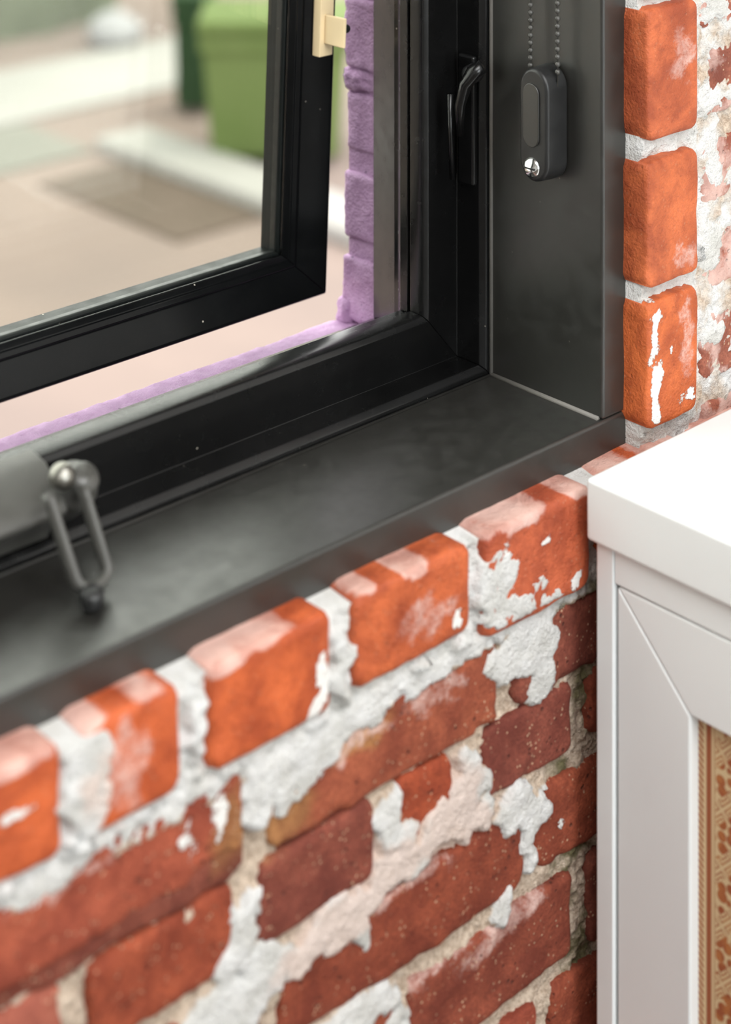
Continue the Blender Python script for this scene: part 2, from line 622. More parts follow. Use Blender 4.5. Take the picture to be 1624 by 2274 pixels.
# ------------------------------------------------------------------ brick wall (room side)
# blobs: (x, z, half width, half height, strength) of lime slurry lying over the brickwork
SMEAR = [
    (1.034, -0.742, 0.021, 0.028, 1), (1.060, -0.762, 0.030, 0.014, 1), (1.085, -0.771, 0.026, 0.009, 0.8),
    (1.078, -0.803, 0.034, 0.026, 1.1), (1.092, -0.832, 0.016, 0.020, 1), (1.060, -0.806, 0.030, 0.016, 1),
    (0.962, -0.786, 0.026, 0.012, 1), (0.905, -0.788, 0.030, 0.013, 1), (0.856, -0.792, 0.040, 0.018, 1.1), (0.835, -0.806, 0.018, 0.022, 0.9),
    (1.010, -0.779, 0.040, 0.010, 1), (0.645, -0.785, 0.020, 0.012, 1.0), (0.60, -0.776, 0.03, 0.008, 0.9), (0.690, -0.776, 0.035, 0.007, 0.9),
    (0.770, -0.775, 0.035, 0.008, 0.9), (0.812, -0.800, 0.014, 0.028, 0.9), (0.798, -0.885, 0.017, 0.025, 1.05), (0.786, -0.899, 0.012, 0.014, 0.9),
    (0.780, -0.940, 0.036, 0.032, 1.1), (0.815, -0.925, 0.030, 0.022, 1), (0.745, -0.962, 0.03, 0.03, 1),
    (0.934, -0.872, 0.015, 0.024, 1), (0.944, -0.888, 0.013, 0.014, 0.9),
    (0.893, -0.916, 0.038, 0.014, 1.05), (0.945, -0.908, 0.040, 0.013, 1), (0.985, -0.896, 0.026, 0.016, 1), (0.908, -0.938, 0.011, 0.020, 0.95), (0.862, -0.926, 0.028, 0.013, 1),
    (1.012, -0.880, 0.020, 0.034, 0.95), (1.012, -0.912, 0.03, 0.012, 0.9),
    (1.062, -0.918, 0.022, 0.013, 1.1), (1.083, -0.928, 0.016, 0.016, 1.05), (1.080, -0.953, 0.007, 0.028, 1.0),
    (1.046, -0.986, 0.013, 0.009, 1), (0.668, -0.735, 0.022, 0.036, 1.05), (0.664, -0.712, 0.014, 0.02, 1),
    (0.755, -0.735, 0.012, 0.036, 0.7), (0.880, -0.735, 0.010, 0.034, 0.8),
    (0.90, -0.995, 0.05, 0.014, 0.9), (0.80, -1.0, 0.04, 0.016, 0.9), (0.94, -1.03, 0.012, 0.03, 0.9),
    # right of the pier
    (1.318, -0.362, 0.026, 0.012, 0.9), (1.300, -0.435, 0.016, 0.014, 1), (1.306, -0.487, 0.014, 0.018, 0.8), (1.303, -0.555, 0.018, 0.018, 1), (1.308, -0.632, 0.016, 0.010, 0.95), (1.34, -0.505, 0.02, 0.012, 0.8),
    (1.345, -0.435, 0.02, 0.012, 0.7),
]
PINK = [(0.93, -0.905, 0.06, 0.022), (0.99, -0.885, 0.04, 0.03), (0.895, -0.92, 0.06, 0.02), (1.00, -0.91, 0.05, 0.02), (0.69, -0.735, 0.02, 0.03), (0.87, -0.93, 0.05, 0.015), (1.1, -0.865, 0.03, 0.012)]
PAINT = [(0.862, -0.742, 0.006, 0.018, 1), (0.857, -0.760, 0.006, 0.007, 1), (0.992, -0.750, 0.006, 0.008, 1), (1.088, -0.722, 0.004, 0.004, 1), (1.122, -0.765, 0.006, 0.007, 0.9),
         (0.778, -0.800, 0.006, 0.022, 0.8), (0.752, -0.802, 0.008, 0.018, 0.7), (1.045, -0.715, 0.01, 0.01, 0.7), (0.62, -0.73, 0.015, 0.006, 0.9),
         (1.222, -0.610, 0.005, 0.03, 0.9), (1.226, -0.645, 0.007, 0.02, 1), (1.224, -0.668, 0.006, 0.012, 1), (1.243, -0.622, 0.004, 0.006, 0.9), (1.223, -0.590, 0.008, 0.008, 0.9), (1.262, -0.668, 0.010, 0.006, 0.8),
         (1.118, -0.955, 0.006, 0.012, 0.7), (1.222, -0.575, 0.01, 0.005, 0.7), (1.05, -0.72, 0.012, 0.012, 0.5)]
OCHRES = [(0.836, -0.828, 0.026, 0.022), (0.787, -0.812, 0.016, 0.026), (0.90, -0.80, 0.03, 0.01)]
PINKHAZE = [(0.93, -0.925, 0.09, 0.014), (0.98, -0.993, 0.06, 0.014), (1.06, -0.998, 0.05, 0.012), (0.70, -0.735, 0.022, 0.04), (0.90, -0.80, 0.05, 0.012), (0.96, -0.735, 0.035, 0.022), (0.98, -0.80, 0.04, 0.012),
            (1.26, -0.385, 0.02, 0.03), (1.262, -0.55, 0.016, 0.014), (0.66, -0.79, 0.05, 0.008), (1.265, -0.62, 0.012, 0.05), (1.03, -1.01, 0.04, 0.012)]


def blobs(lst, x, z, warp=0.010, seed=3):
    wx = x + warp * fbm(x * 60, z * 60, 0.3, seed, 5)
    wz = z + warp * fbm(x * 60, z * 60, 7.7, seed + 20, 5)
    r = np.zeros_like(x)
    for b in lst:
        s = b[4] if len(b) > 4 else 1.0
        d = ((wx - b[0]) / b[2]) ** 2 + ((wz - b[1]) / b[3]) ** 2
        r = np.maximum(r, s * np.exp(-0.7 * d))
    return r


def dark_olive_mask(x, z):
    return sstep(1.095, 1.125, x) * sstep(-0.70, -0.80, z)  # dark olive mortar tone, stronger to the right and lower down


def brick_mesh(name, w, h, dep, res, seed, org, r=0.006, rough=0.0016, wob=0.0028, wear=1.0, haze_top=0.0, haze_all=0.0):
    """rounded, uneven brick: local x 0..w, z 0..h, face at y=0, body to y=dep; org = world position of the local origin"""
    def line(L):
        e = [0, 0.12 * r, 0.4 * r, r]
        m = max(2, int((L - 2 * r) / res))
        mid = list(np.linspace(r, L - r, m + 1))
        return np.array(e[:-1] + mid + [L - t for t in e[:-1]][::-1])
    xs, zs = line(w), line(h)
    X, Z = np.meshgrid(xs, zs, indexing='ij')
    dx, dz = np.minimum(X, w - X), np.minimum(Z, h - Z)
    # rounding, with chipped stretches along the arrises
    rr = r * (1.0 + 0.6 * fbm(X * 30 + org[0] * 10, Z * 30, 1.5, seed, 3))
    ex, ez = np.clip(1 - dx / rr, 0, 1), np.clip(1 - dz / rr, 0, 1)
    q = np.clip(np.sqrt(ex ** 2 + ez ** 2), 0, 1.15)
    Y = rr * (1 - np.sqrt(np.clip(1 - q ** 2, 0, 1))) * 0.9
    Y = Y + rough * fbm(X * 60, Z * 60, 0.5, seed + 5, 4) + rough * 1.4 * fbm(X * 14, Z * 14, 2.5, seed + 9, 2)
    chip = fbm(X * 38, Z * 38, 4.5, seed + 31, 3)
    edge = np.exp(-np.minimum(dx, dz) / 0.007)
    Y = Y + wear * 0.006 * edge * sstep(0.12, 0.40, chip)
    # wandering outline, rounded corners in plan
    kx, kz = np.exp(-dx / 0.012), np.exp(-dz / 0.012)
    wx = wob * fbm(Z * 24 + (X > w / 2) * 9, 0.1, 3.3, seed + 13, 4)
    wz = wob * fbm(X * 18 + (Z > h / 2) * 7, 0.6, 8.1, seed + 17, 4)
    cr = 0.008
    cx_, cz_ = np.clip(1 - dx / cr, 0, 1), np.clip(1 - dz / cr, 0, 1)
    pull = 0.30 * cr * cx_ * cz_
    sx, sz = np.where(X < w / 2, 1, -1), np.where(Z < h / 2, 1, -1)
    PX = X + wx * kx + sx * pull
    PZ = Z + wz * kz + sz * pull
    nx, nz = X.shape
    P = np.stack([PX, Y, PZ], -1).reshape(-1, 3)
    idx = np.arange(nx * nz).reshape(nx, nz)
    faces = [(idx[i, j], idx[i + 1, j], idx[i + 1, j + 1], idx[i, j + 1]) for i in range(nx - 1) for j in range(nz - 1)]
    ring = list(idx[:, 0]) + list(idx[-1, 1:]) + list(idx[-2::-1, -1]) + list(idx[0, -2:0:-1])
    base = len(P)
    bk = P[ring].copy()
    bk[:, 1] = dep
    m = len(ring)
    md = P[ring].copy()
    md[:, 1] = dep * 0.35
    V = np.concatenate([P, md, bk])
    for k in range(m):
        k2 = (k + 1) % m
        faces.append((ring[k2], ring[k], base + k, base + k2))
        faces.append((base + k2, base + k, base + m + k, base + m + k2))
    faces.append(tuple(base + m + k for k in range(m)))
    me = bpy.data.meshes.new(name)
    me.from_pydata(V.tolist(), [], [tuple(int(i) for i in f) for f in faces])
    me.update()
    wX, wZ = V[:, 0] + org[0], V[:, 2] + org[2]
    attr(me, 'paint', blobs(PAINT, wX, wZ, 0.011, 41))
    hz = sstep(0.35, 0.9, blobs(PINKHAZE, wX, wZ, 0.020, 57)) * 0.5
    if haze_all:
        hz = np.maximum(hz, haze_all * sstep(-0.35, 0.35, fbm(wX * 45, wZ * 45, 0.9, seed, 4)))
    if haze_top:
        lz = V[:, 2] / h
        hz = np.maximum(hz, haze_top * sstep(0.93, 1.03, lz + 0.22 * fbm(wX * 40, wZ * 40, 0.2, seed, 3)))
    attr(me, 'haze', np.clip(hz, 0, 1))
    attr(me, 'wear', np.full(len(V), wear))
    attr(me, 'ochre', sstep(0.3, 0.8, blobs(OCHRES, wX, wZ, 0.016, 77)))
    me.polygons.foreach_set('use_smooth', [True] * (len(me.polygons) - 1) + [False])
    return me


wall = None
ORANGE, RED, BROWN, PLUM, OCHRE = (0.62, 0.152, 0.050), (0.43, 0.120, 0.062), (0.34, 0.095, 0.050), (0.27, 0.088, 0.060), (0.47, 0.20, 0.085)
bricks = []      # (x0, x1, z0, z1, y, colour, resolution, kwargs)
T = dict(wear=0.25, r=0.0055, haze_top=1.0, wob=0.0024, rough=0.0009)
for k, (a, b, zb, c, yy) in enumerate([(0.555, 0.653, -0.766, ORANGE, -0.006), (0.668, 0.743, -0.766, ORANGE, -0.005), (0.766, 0.871, -0.767, ORANGE, -0.006),
                                   (0.891, 1.006, -0.763, (0.56, 0.146, 0.054), -0.006), (1.020, 1.139, -0.777, (0.54, 0.142, 0.066), -0.007)]):
    bricks.append((a, b, zb, -0.698, yy, c, 0.0035, T))
for k in range(7):
    x = 0.438 - 0.114 * k
    if x > 0.1: bricks.append((x, x + 0.098, -0.766, -0.698, -0.004, ORANGE, 0.012, T))
for x in (1.156, 1.270, 1.384, 1.498):
    bricks.append((x, x + 0.102, -0.772, -0.700, -0.004, ORANGE, 0.012, T))
L = dict(wear=1.0, r=0.005, wob=0.0055, rough=0.0026)
low = {
    (-0.834, -0.779): [(0.575, 0.799, (0.40, 0.110, 0.062)), ],
    (-0.848, -0.786): [(0.822, 1.044, (0.37, 0.115, 0.062)), (1.062, 1.275, PLUM), (1.29, 1.50, RED)],
    (-0.906, -0.850): [(0.452, 0.659, (0.40, 0.14, 0.10)), (0.678, 0.792, (0.36, 0.092, 0.044)), (0.811, 0.919, (0.25, 0.078, 0.054)), (0.937, 0.997, (0.42, 0.10, 0.042)), (1.031, 1.129, (0.26, 0.082, 0.058)), (1.146, 1.36, BROWN)],
    (-0.983, -0.922): [(0.37, 0.575, RED), (0.592, 0.815, BROWN), (0.832, 1.073, (0.285, 0.076, 0.040)), (1.088, 1.30, BROWN)],
    (-1.064, -0.997): [(0.50, 0.700, RED), (0.717, 0.935, BROWN), (0.953, 1.131, (0.275, 0.078, 0.046)), (1.148, 1.36, PLUM)],
    (-1.140, -1.078): [(0.40, 0.62, RED), (0.64, 0.85, BROWN), (0.868, 1.088, (0.36, 0.095, 0.055)), (1.106, 1.32, BROWN)],
}
rng = np.random.RandomState(7)
for (zb, zt), row in low.items():
    for a, b, c in row:
        near = (b > 0.6 and a < 1.16)
        bricks.append((a, b, zb, zt, 0.001 + 0.0025 * rng.rand(), c, 0.0035 if near else 0.012, L))
    x = row[0][0] - 0.018
    while x > 0.30:
        bricks.append((x - 0.205, x, zb, zt, 0.003, [RED, BROWN, PLUM][rng.randint(3)], 0.014, L))
        x -= 0.223
zt = -1.152
i = 0
while zt > ZF + 0.05:
    x = 0.12 + 0.112 * (i % 2)
    while x < 1.45:
        bricks.append((x, x + 0.207, zt - 0.060, zt, 0.003, [RED, BROWN, PLUM, ORANGE][rng.randint(4)], 0.016, L))
        x += 0.223
    zt -= 0.074
    i += 1
# upright trim bricks beside the jamb
PZ_ = [(-0.6825, -0.5795), (-0.5685, -0.4665), (-0.4505, -0.3440)]
z = -0.332
while z < 0.40:
    PZ_.append((z, z + 0.103))
    z += 0.116
PT = dict(wear=0.2, r=0.0042, wob=0.0018, rough=0.0009)
for k, (zb, zt) in enumerate(PZ_):
    bricks.append((1.2125, 1.2795, zb, zt, -0.003, [(0.60, 0.165, 0.052), (0.56, 0.160, 0.060), (0.55, 0.155, 0.062)][k % 3], 0.0035 if k < 3 else 0.012, PT))
# wall proper right of the trim
z = -0.742
k = 0
while z < 0.86:
    xa = 1.293 + (0.0 if k % 2 else 0.004)
    bricks.append((xa, xa + (0.208 if k % 2 else 0.100), z, z + 0.056, 0.006, [(0.40, 0.155, 0.105), (0.33, 0.13, 0.09), (0.42, 0.17, 0.12)][k % 3], 0.004 if z < -0.28 else 0.014, dict(L, haze_all=0.75)))
    xb = xa + (0.224 if k % 2 else 0.116)
    if xb < 1.5:
        bricks.append((xb, 1.615, z, z + 0.056, 0.006, RED, 0.014, L))
    z += 0.0735
    k += 1


def patch(x0, x1, z0, z1, res, recess, ret=False):
    xs = np.linspace(x0, x1, int((x1 - x0) / res) + 1)
    if ret:
        xs = np.concatenate([[xs[0]], xs])
    zs = np.linspace(z0, z1, int((z1 - z0) / res) + 1)
    X, Z = np.meshgrid(xs, zs, indexing='ij')
    sm = blobs(SMEAR, X, Z, 0.019, 3) + 0.16 * fbm(X * 120, Z * 120, 0.7, 11, 3)
    k = sstep(0.44, 0.60, sm)
    lip = 0.0018 * fbm(X * 90, Z * 90, 3.1, 71, 4) + 0.0016 * fbm(X * 330, Z * 330, 2.1, 75, 2)
    Y = np.where((Z > -0.79) & (X < 1.21), 0.0015, recess) + 0.006 * fbm(X * 70, Z * 70, 1.1, 23, 4) + 0.004 * fbm(X * 300, Z * 300, 5.1, 29, 2)
    front = np.where((Z > -0.772) & (X < 1.285), -0.0082, -0.0010)
    front = np.where(X > 1.285, 0.0040, front)
    Y = Y * (1 - k) + (front + lip + 0.0022 * (1 - np.clip(sm, 0.5, 1.0))) * k
    Y = np.where((Z > -0.702) & (X < 1.208), 0.030, Y)
    if ret:
        Y[0, :] = 0.030
        Y[1, :] = np.maximum(Y[1, :], 0.004)
    nx, nz = X.shape
    V = np.stack([X, Y, Z], -1).reshape(-1, 3)
    idx = np.arange(nx * nz).reshape(nx, nz)
    A, B, C_, D = idx[:-1, :-1], idx[1:, :-1], idx[1:, 1:], idx[:-1, 1:]
    Fc = np.stack([A, B, C_, D], -1).reshape(-1, 4)
    row1 = sstep(-0.80, -0.775, Z) * (X < 1.21)
    wh = np.clip(np.maximum.reduce([k * 0.95, row1 * 0.95, np.where(X > 1.21, np.where(X > 1.287, 0.50, 0.72), 0.0), 0.30 + 0 * X]), 0, 1)
    pk = blobs(PINK, X, Z, 0.02, 91)
    wh = wh * (1 - 0.35 * pk)
    return V, Fc, wh.ravel(), pk.ravel(), (dark_olive_mask(X, Z) * (1 - 0.8 * k)).ravel()


def build_wall():
    Vs, Fs, wh, pk, ms = [], [], [], [], []
    n = 0

    def put(V, Fc, a, b, c):
        nonlocal n
        Vs.append(V)
        Fs.extend((Fc + n).tolist())
        wh.append(a); pk.append(b); ms.append(c)
        n += len(V)
    put(*patch(0.50, 1.20, -1.15, -0.690, 0.0022, 0.0085))
    put(*patch(1.20, 1.2155, -0.78, -0.706, 0.005, 0.009))
    put(*patch(1.2155, 1.40, -0.78, -0.27, 0.0025, 0.007, True))
    put(*patch(0.05, 0.50, ZF, -0.690, 0.02, 0.009))
    put(*patch(0.50, 1.62, ZF, -1.15, 0.02, 0.009))
    put(*patch(1.20, 1.62, -1.15, -0.78, 0.02, 0.009))
    put(*patch(1.40, 1.62, -0.78, 0.98, 0.02, 0.008))
    put(*patch(1.2165, 1.40, -0.27, 0.98, 0.02, 0.009))
    for a, b in [((-2.6, 0.022, ZF), (1.62, 0.20, -0.7045)), ((1.2185, 0.022, -0.7045), (1.62, 0.20, 0.98)), ((-2.6, 0.022, -0.7045), (X0 - BT - 0.002, 0.20, 0.98)), ((X0 - BT - 0.002, 0.022, ZT + BT + 0.001), (1.2185, 0.20, 0.98))]:
        v, f = box_vf(a, b)
        V = np.array(v)
        for q in f:
            Fs.append([i + n for i in q])
        Vs.append(V)
        wh.append(np.full(8, 0.5)); pk.append(np.zeros(8)); ms.append(np.zeros(8))
        n += 8
    me = bpy.data.meshes.new('wall_window')
    me.from_pydata(np.concatenate(Vs).tolist(), [], Fs)
    me.update()
    attr(me, 'white', np.concatenate(wh))
    attr(me, 'pink', np.concatenate(pk))
    attr(me, 'dark_olive', np.concatenate(ms))
    nf = len(me.polygons)
    me.polygons.foreach_set('use_smooth', [True] * (nf - 24) + [False] * 24)
    o = obj('wall_window', me, M_MORTAR)
    return tag(o, 'old red brick wall with white lime-smeared mortar around the window', 'wall', kind='structure')


wall = build_wall()
for k, (a, b, zb, zt, yy, c, res, kw) in enumerate(bricks):
    me = brick_mesh('brick', b - a, zt - zb, 0.06 if kw is not PT else 0.09, res, 100 + k * 7, (a, yy, zb), **kw)
    o = obj('brick', me, M_BRICK, wall, loc=(a, yy, zb))
    o.color = (*c, 1)

# ------------------------------------------------------------------ window: lining, frame, sash
win = empty('window_1', ((X0 + XJ) / 2, 0.10, ZS))
tag(win, 'black framed window with its sash pushed outwards above a charcoal sill', 'window', kind='structure')
WL = win.location


def wpart(name, v, f, mat, parent=win, bev=0.0, seg=2, smooth=False):
    v = [Vector(p) for p in v]
    lo = [min(p[i] for p in v) for i in range(3)]
    hi = [max(p[i] for p in v) for i in range(3)]
    c = Vector(((lo[0] + hi[0]) / 2, (lo[1] + hi[1]) / 2, lo[2]))
    me = fix_normals(pydata(name, [p - c for p in v], f))
    o = obj(name, me, mat, parent, smooth)
    pl = Vector((0, 0, 0))
    p = parent
    while p is not None:
        pl += p.location
        p = p.parent
    o.location = c - pl
    if bev:
        bevel(o, bev, seg)
    return o


def mitred(profile, x0, x1, z0, z1, names, mat, parent, bev=0.0008, lean=None):
    """profile: closed loop of (n, y); n = distance inwards from the rectangle. Four mitred members."""
    Lz = lean or (lambda p: p)
    out = []
    for side, nm in zip(('b', 'r', 't', 'l'), names):
        fa = {'b': lambda q: (x0 + q[0], q[1], z0 + q[0]), 'r': lambda q: (x1 - q[0], q[1], z0 + q[0]),
              't': lambda q: (x1 - q[0], q[1], z1 - q[0]), 'l': lambda q: (x0 + q[0], q[1], z1 - q[0])}
        order = {'b': ('b', 'r'), 'r': ('r', 't'), 't': ('t', 'l'), 'l': ('l', 'b')}[side]
        v, f = prism(profile, fa[order[0]], fa[order[1]])
        v = [Lz(Vector(p)) for p in v]
        out.append(wpart(nm, v, f, mat, parent, bev, 2))
    return out


# lining boards
wpart('sill_board', *box_vf((X0 - BT, YL, ZS - 0.032), (XJ + BT, YF + 0.02, ZS)), M_LINING, win, 0.003, 3)
wpart('jamb_board', *box_vf((XJ, YL, ZS + 0.0002), (XJ + BT, YF + 0.02, ZT)), M_LINING, win, 0.003, 3)
wpart('jamb_board', *box_vf((X0 - BT, YL, ZS + 0.0002), (X0, YF + 0.02, ZT)), M_LINING, win, 0.003, 3)
wpart('head_board', *box_vf((X0 - BT, YL, ZT), (XJ + BT, YF + 0.02, ZT + BT)), M_LINING, win, 0.003, 3)
# sealant along the joint of sill and jamb, and round the frame
v, f = tube_vf([(XJ - 0.0008, YL + 0.004, ZS + 0.0006), (XJ - 0.0008, 0.08, ZS + 0.0006), (XJ - 0.0008, YF - 0.001, ZS + 0.0006)], 0.0022, 8)
wpart('sealant_bead', v, f, M_CAULK, win, smooth=True)
v, f = tube_vf([(X0 + 0.002, YF - 0.001, ZS + 0.0006), (0.6, YF - 0.001, ZS + 0.0006), (XJ - 0.001, YF - 0.001, ZS + 0.0006)], 0.0012, 8)
wpart('sealant_bead', v, f, M_LINING, win, smooth=True)
v, f = tube_vf([(XJ - 0.0008, YF - 0.001, ZS), (XJ - 0.0008, YF - 0.001, -0.2), (XJ - 0.0008, YF - 0.001, ZT)], 0.0018, 8)
wpart('sealant_bead', v, f, M_CAULK, win, smooth=True)
# mitred outer frame: ledge, upstand, weather lip and outward fin
PROF = [(-0.006, 0.1455), (0.0050, 0.1455), (0.0095, 0.1500), (0.0090, 0.1765), (0.0530, 0.1665), (0.0570, 0.1690), (0.0590, 0.1740), (0.0590, 0.1830), (0.0490, 0.1845),
        (0.0478, 0.1900), (0.0535, 0.1915), (0.0530, 0.2010), (0.0440, 0.2130), (0.0400, 0.2140), (0.0385, 0.2240), (0.0330, 0.2270), (0.0160, 0.2740), (0.0120, 0.2745), (0.0040, 0.2500), (-0.006, 0.2400)]
mitred(PROF, X0, XJ, ZS, ZT, ('frame_rail', 'frame_jamb', 'frame_head', 'frame_jamb'), M_FRAME, win, 0.0009)

# sash, hung out beyond the frame and leaning slightly
SX0, SX1, SZ0, SZ1 = 0.1465, 1.140, -0.6346, 0.322
LEAN = 0.048


def lean(p):
    return Vector((p[0], p[1] - LEAN * (p[2] - SZ0), p[2]))


SP = [(0.0, 0.3030), (0.0030, 0.3035), (0.0270, 0.3140), (0.0275, 0.3180), (0.0270, 0.3560), (-0.002, 0.3560), (-0.002, 0.3060)]
v, f = [], []
# one welded sash frame mesh (four mitred members)
parts = []
for A, B in (('b', 'r'), ('r', 't'), ('t', 'l'), ('l', 'b')):
    fa = {'b': lambda q: (SX0 + q[0], q[1], SZ0 + q[0]), 'r': lambda q: (SX1 - q[0], q[1], SZ0 + q[0]),
          't': lambda q: (SX1 - q[0], q[1], SZ1 - q[0]), 'l': lambda q: (SX0 + q[0], q[1], SZ1 - q[0])}
    pv, pf = prism(SP, fa[A], fa[B])
    parts.append(([lean(p) for p in pv], pf))
v, f = join_vf(parts)
sash = wpart('sash', v, f, M_SASH, win, 0.0010, 2)
sash['label'] = 'black window sash with a glazed pane, standing open'
# glazing bead, gasket (sub-parts) and the two panes
BP = [(0.0262, 0.3150), (0.0290, 0.3138), (0.0325, 0.3160), (0.0345, 0.3160), (0.0385, 0.3205), (0.0385, 0.3245), (0.0262, 0.3245)]
mitred(BP, SX0, SX1, SZ0, SZ1, ('glazing_bead',) * 4, M_SASH, sash, 0.0007, lean)
GP = [(0.0262, 0.3245), (0.0400, 0.3245), (0.0415, 0.3275), (0.0400, 0.3360), (0.0262, 0.3360)]
mitred(GP, SX0, SX1, SZ0, SZ1, ('gasket',) * 4, M_GASKET, sash, 0.0008, lean)
for ya, yb in ((0.3330, 0.3365), (0.3490, 0.3525)):
    v, f = box_vf((SX0 + 0.0265, ya, SZ0 + 0.0265), (SX1 - 0.0265, yb, SZ1 - 0.0265))
    wpart('pane', [lean(p) for p in v], f, M_GLASS, sash)
# spacer bar between the panes
SPB = [(0.0262, 0.3366), (0.0390, 0.3366), (0.0390, 0.3489), (0.0262, 0.3489)]
mitred(SPB, SX0, SX1, SZ0, SZ1, ('spacer_bar',) * 4, M_GASKET, sash, 0.0, lean)
# tan stay bracket on the sash edge
wpart('bracket_plate', [lean(p) for p in box_vf((1.1195, 0.2990, -0.4190), (1.1350, 0.3092, -0.300))[0]], BOXF, M_TAN, sash, 0.0010)
xt = 1.1240
q = [at(711, 30, x=xt), at(766, 42, x=xt), at(763, 109, x=xt), at(711, 95, x=xt)]
v = [p + Vector((d, 0, 0)) for d in (0, 0.003) for p in q]
wpart('bracket_tab', v, [(0, 1, 2, 3), (7, 6, 5, 4), (0, 4, 5, 1), (1, 5, 6, 2), (2, 6, 7, 3), (3, 7, 4, 0)], M_TAN, sash, 0.0012, 3)
pin = at(764, 68, x=xt + 0.003)
v, f = lathe_vf([(0.0, 0), (0.0034, 0.0), (0.0038, 0.001), (0.0038, 0.0075), (0.003, 0.0088), (0.0, 0.0088)], pin + Vector((0, 0.004, 0)), (1, 0, 0), 14)
wpart('bracket_pin', v, f, M_BLACKPL, sash, smooth=True)

# crank operator on the ledge: housing, spindle boss, folding slotted lever, black knob in place of its tip shadow
sec = [(0.1660, -0.6600), (0.1440, -0.6600), (0.1380, -0.6480), (0.1170, -0.6330), (0.1165, -0.6285), (0.1240, -0.6215), (0.1480, -0.6080), (0.1660, -0.6050)]
v, f = prism(sec, lambda p: (0.47, p[0], p[1]), lambda p: (0.742 - 0.25 * max(0.0, 0.128 - p[0]), p[0], p[1]))
crank = wpart('crank_operator', v, f, M_HANDLE, win, 0.004, 3)
bo = at(168, 1078, y=0.128)
axis = Vector((-0.10, -0.80, 0.60)).normalized()
v, f = lathe_vf([(0.0, -0.03), (0.0165, -0.03), (0.0165, 0.000), (0.0150, 0.004), (0.0115, 0.006), (0.0115, 0.015), (0.0095, 0.019), (0.0, 0.020)], bo, axis, 24)
wpart('spindle_boss', v, f, M_HANDLE, crank, smooth=True)
kn = at(138, 1058, y=0.112)
v, f = lathe_vf([(0.0, -0.008), (0.0075, -0.008), (0.0088, -0.004), (0.0088, 0.003), (0.0070, 0.007), (0.0035, 0.009), (0.0, 0.0092)], kn, (-0.55, -0.6, 0.55), 20)
wpart('spindle_cap', v, f, M_SPINDLE, crank, smooth=True)
tl, tr = at(104, 1095, y=0.106), at(182, 1080, y=0.106)
bl, br = at(166, 1288, y=0.076), at(236, 1262, y=0.080)
loop = []
for s in np.linspace(0, 1, 9): loop.append(tl.lerp(bl, s))
mid = (bl + br) / 2
dn = (bl - tl).normalized()
hw = (br - bl).length / 2
ux = (br - bl).normalized()
for a in np.linspace(math.pi, 0, 9)[1:-1]: loop.append(mid + ux * (hw * math.cos(a)) + dn * (hw * 0.55 * math.sin(a)))
for s in np.linspace(1, 0, 9): loop.append(tr.lerp(br, s))
nrm = (bl - tl).cross(tr - tl).normalized()
v, f = tube_vf(loop, 0.0038, 12, False, 1.5, nrm)
wpart('crank_lever', v, f, M_HANDLE, crank, smooth=True)
kp = at(250, 1288, z=-0.662)
v, f = lathe_vf([(0.0, -0.002), (0.006, -0.002), (0.0080, 0.0), (0.0080, 0.008), (0.006, 0.011), (0.0, 0.0115)], at(205, 1316, z=-0.660) , Vector((0.1, 0.25, -1)).normalized() * 0.6, 18)
wpart('tip_shadow_knob', v, f, M_BLACKPL, crank, smooth=True)  # black piece standing in for the contact shadow below the lever

# sash lock on the jamb ledge
lk = wpart('sash_lock', *box_vf((XJ - 0.0155, 0.1510, -0.512), (XJ - 0.0092, 0.1700, -0.402)), M_FRAME, win, 0.0025, 3)
pts = [at(1020, 300, y=0.146), at(1022, 235, y=0.143), at(1034, 190, y=0.139), at(1052, 160, y=0.134), at(1072, 148, y=0.128)]
v, f = tube_vf(pts, [0.0035, 0.0045, 0.0055, 0.0065, 0.0060], 12)
wpart('lock_lever', v, f, M_FRAME, lk, smooth=True)
v, f = lathe_vf([(0, 0), (0.008, 0), (0.008, 0.010), (0.006, 0.013), (0, 0.013)], (XJ - 0.014, 0.150, -0.415), (-1, -0.3, 0), 18)
wpart('lock_pivot', v, f, M_BLACKPL, lk, smooth=True)
v, f = tube_vf([at(1000, 208, y=0.152), at(1001, 300, y=0.152), at(1005, 398, y=0.152)], [0.003, 0.002, 0.0025], 8)
wpart('lock_keeper', v, f, M_FRAME, lk, smooth=True)

# ------------------------------------------------------------------ blind chain and tensioner on the jamb
ct = empty('chain_tensioner', (XJ, 0.082, -0.490))
tag(ct, 'black roller-blind chain tensioner with bright screw on the charcoal jamb', 'chain tensioner')


def stadium(n, w, h):
    pts = []
    for a in np.linspace(0, math.pi, n): pts.append((w * math.cos(a), h / 2 - w + w * math.sin(a)))
    for a in np.linspace(math.pi, 2 * math.pi, n): pts.append((w * math.cos(a), -h / 2 + w + w * math.sin(a)))
    return pts


yc, zc = 0.0745, -0.4420
out = stadium(12, 0.0170, 0.094)
v, f = prism(out, lambda p: (XJ - 0.0005, yc + p[0], zc + p[1]), lambda p: (XJ - 0.0250, yc + p[0] * 0.90, zc + p[1] * 0.98))
body = wpart('tensioner_body', v, f, M_BLACKPL, ct, 0.0030, 3)
v, f = prism(stadium(10, 0.0085, 0.052), lambda p: (XJ - 0.0245, yc + 0.0015 + p[0], zc + 0.008 + p[1]), lambda p: (XJ - 0.0265, yc + 0.0015 + p[0], zc + 0.008 + p[1]))
wpart('face_panel', v, f, M_LINING, body, 0.0007)
so = Vector((XJ - 0.0246, yc + 0.001, zc - 0.0345))
v, f = lathe_vf([(0, 0), (0.0082, 0), (0.0082, 0.0014), (0.0062, 0.0034), (0, 0.0042)], so, (-1, -0.12, 0.10), 20)
scr = wpart('screw', v, f, M_CHROME, ct, smooth=True)
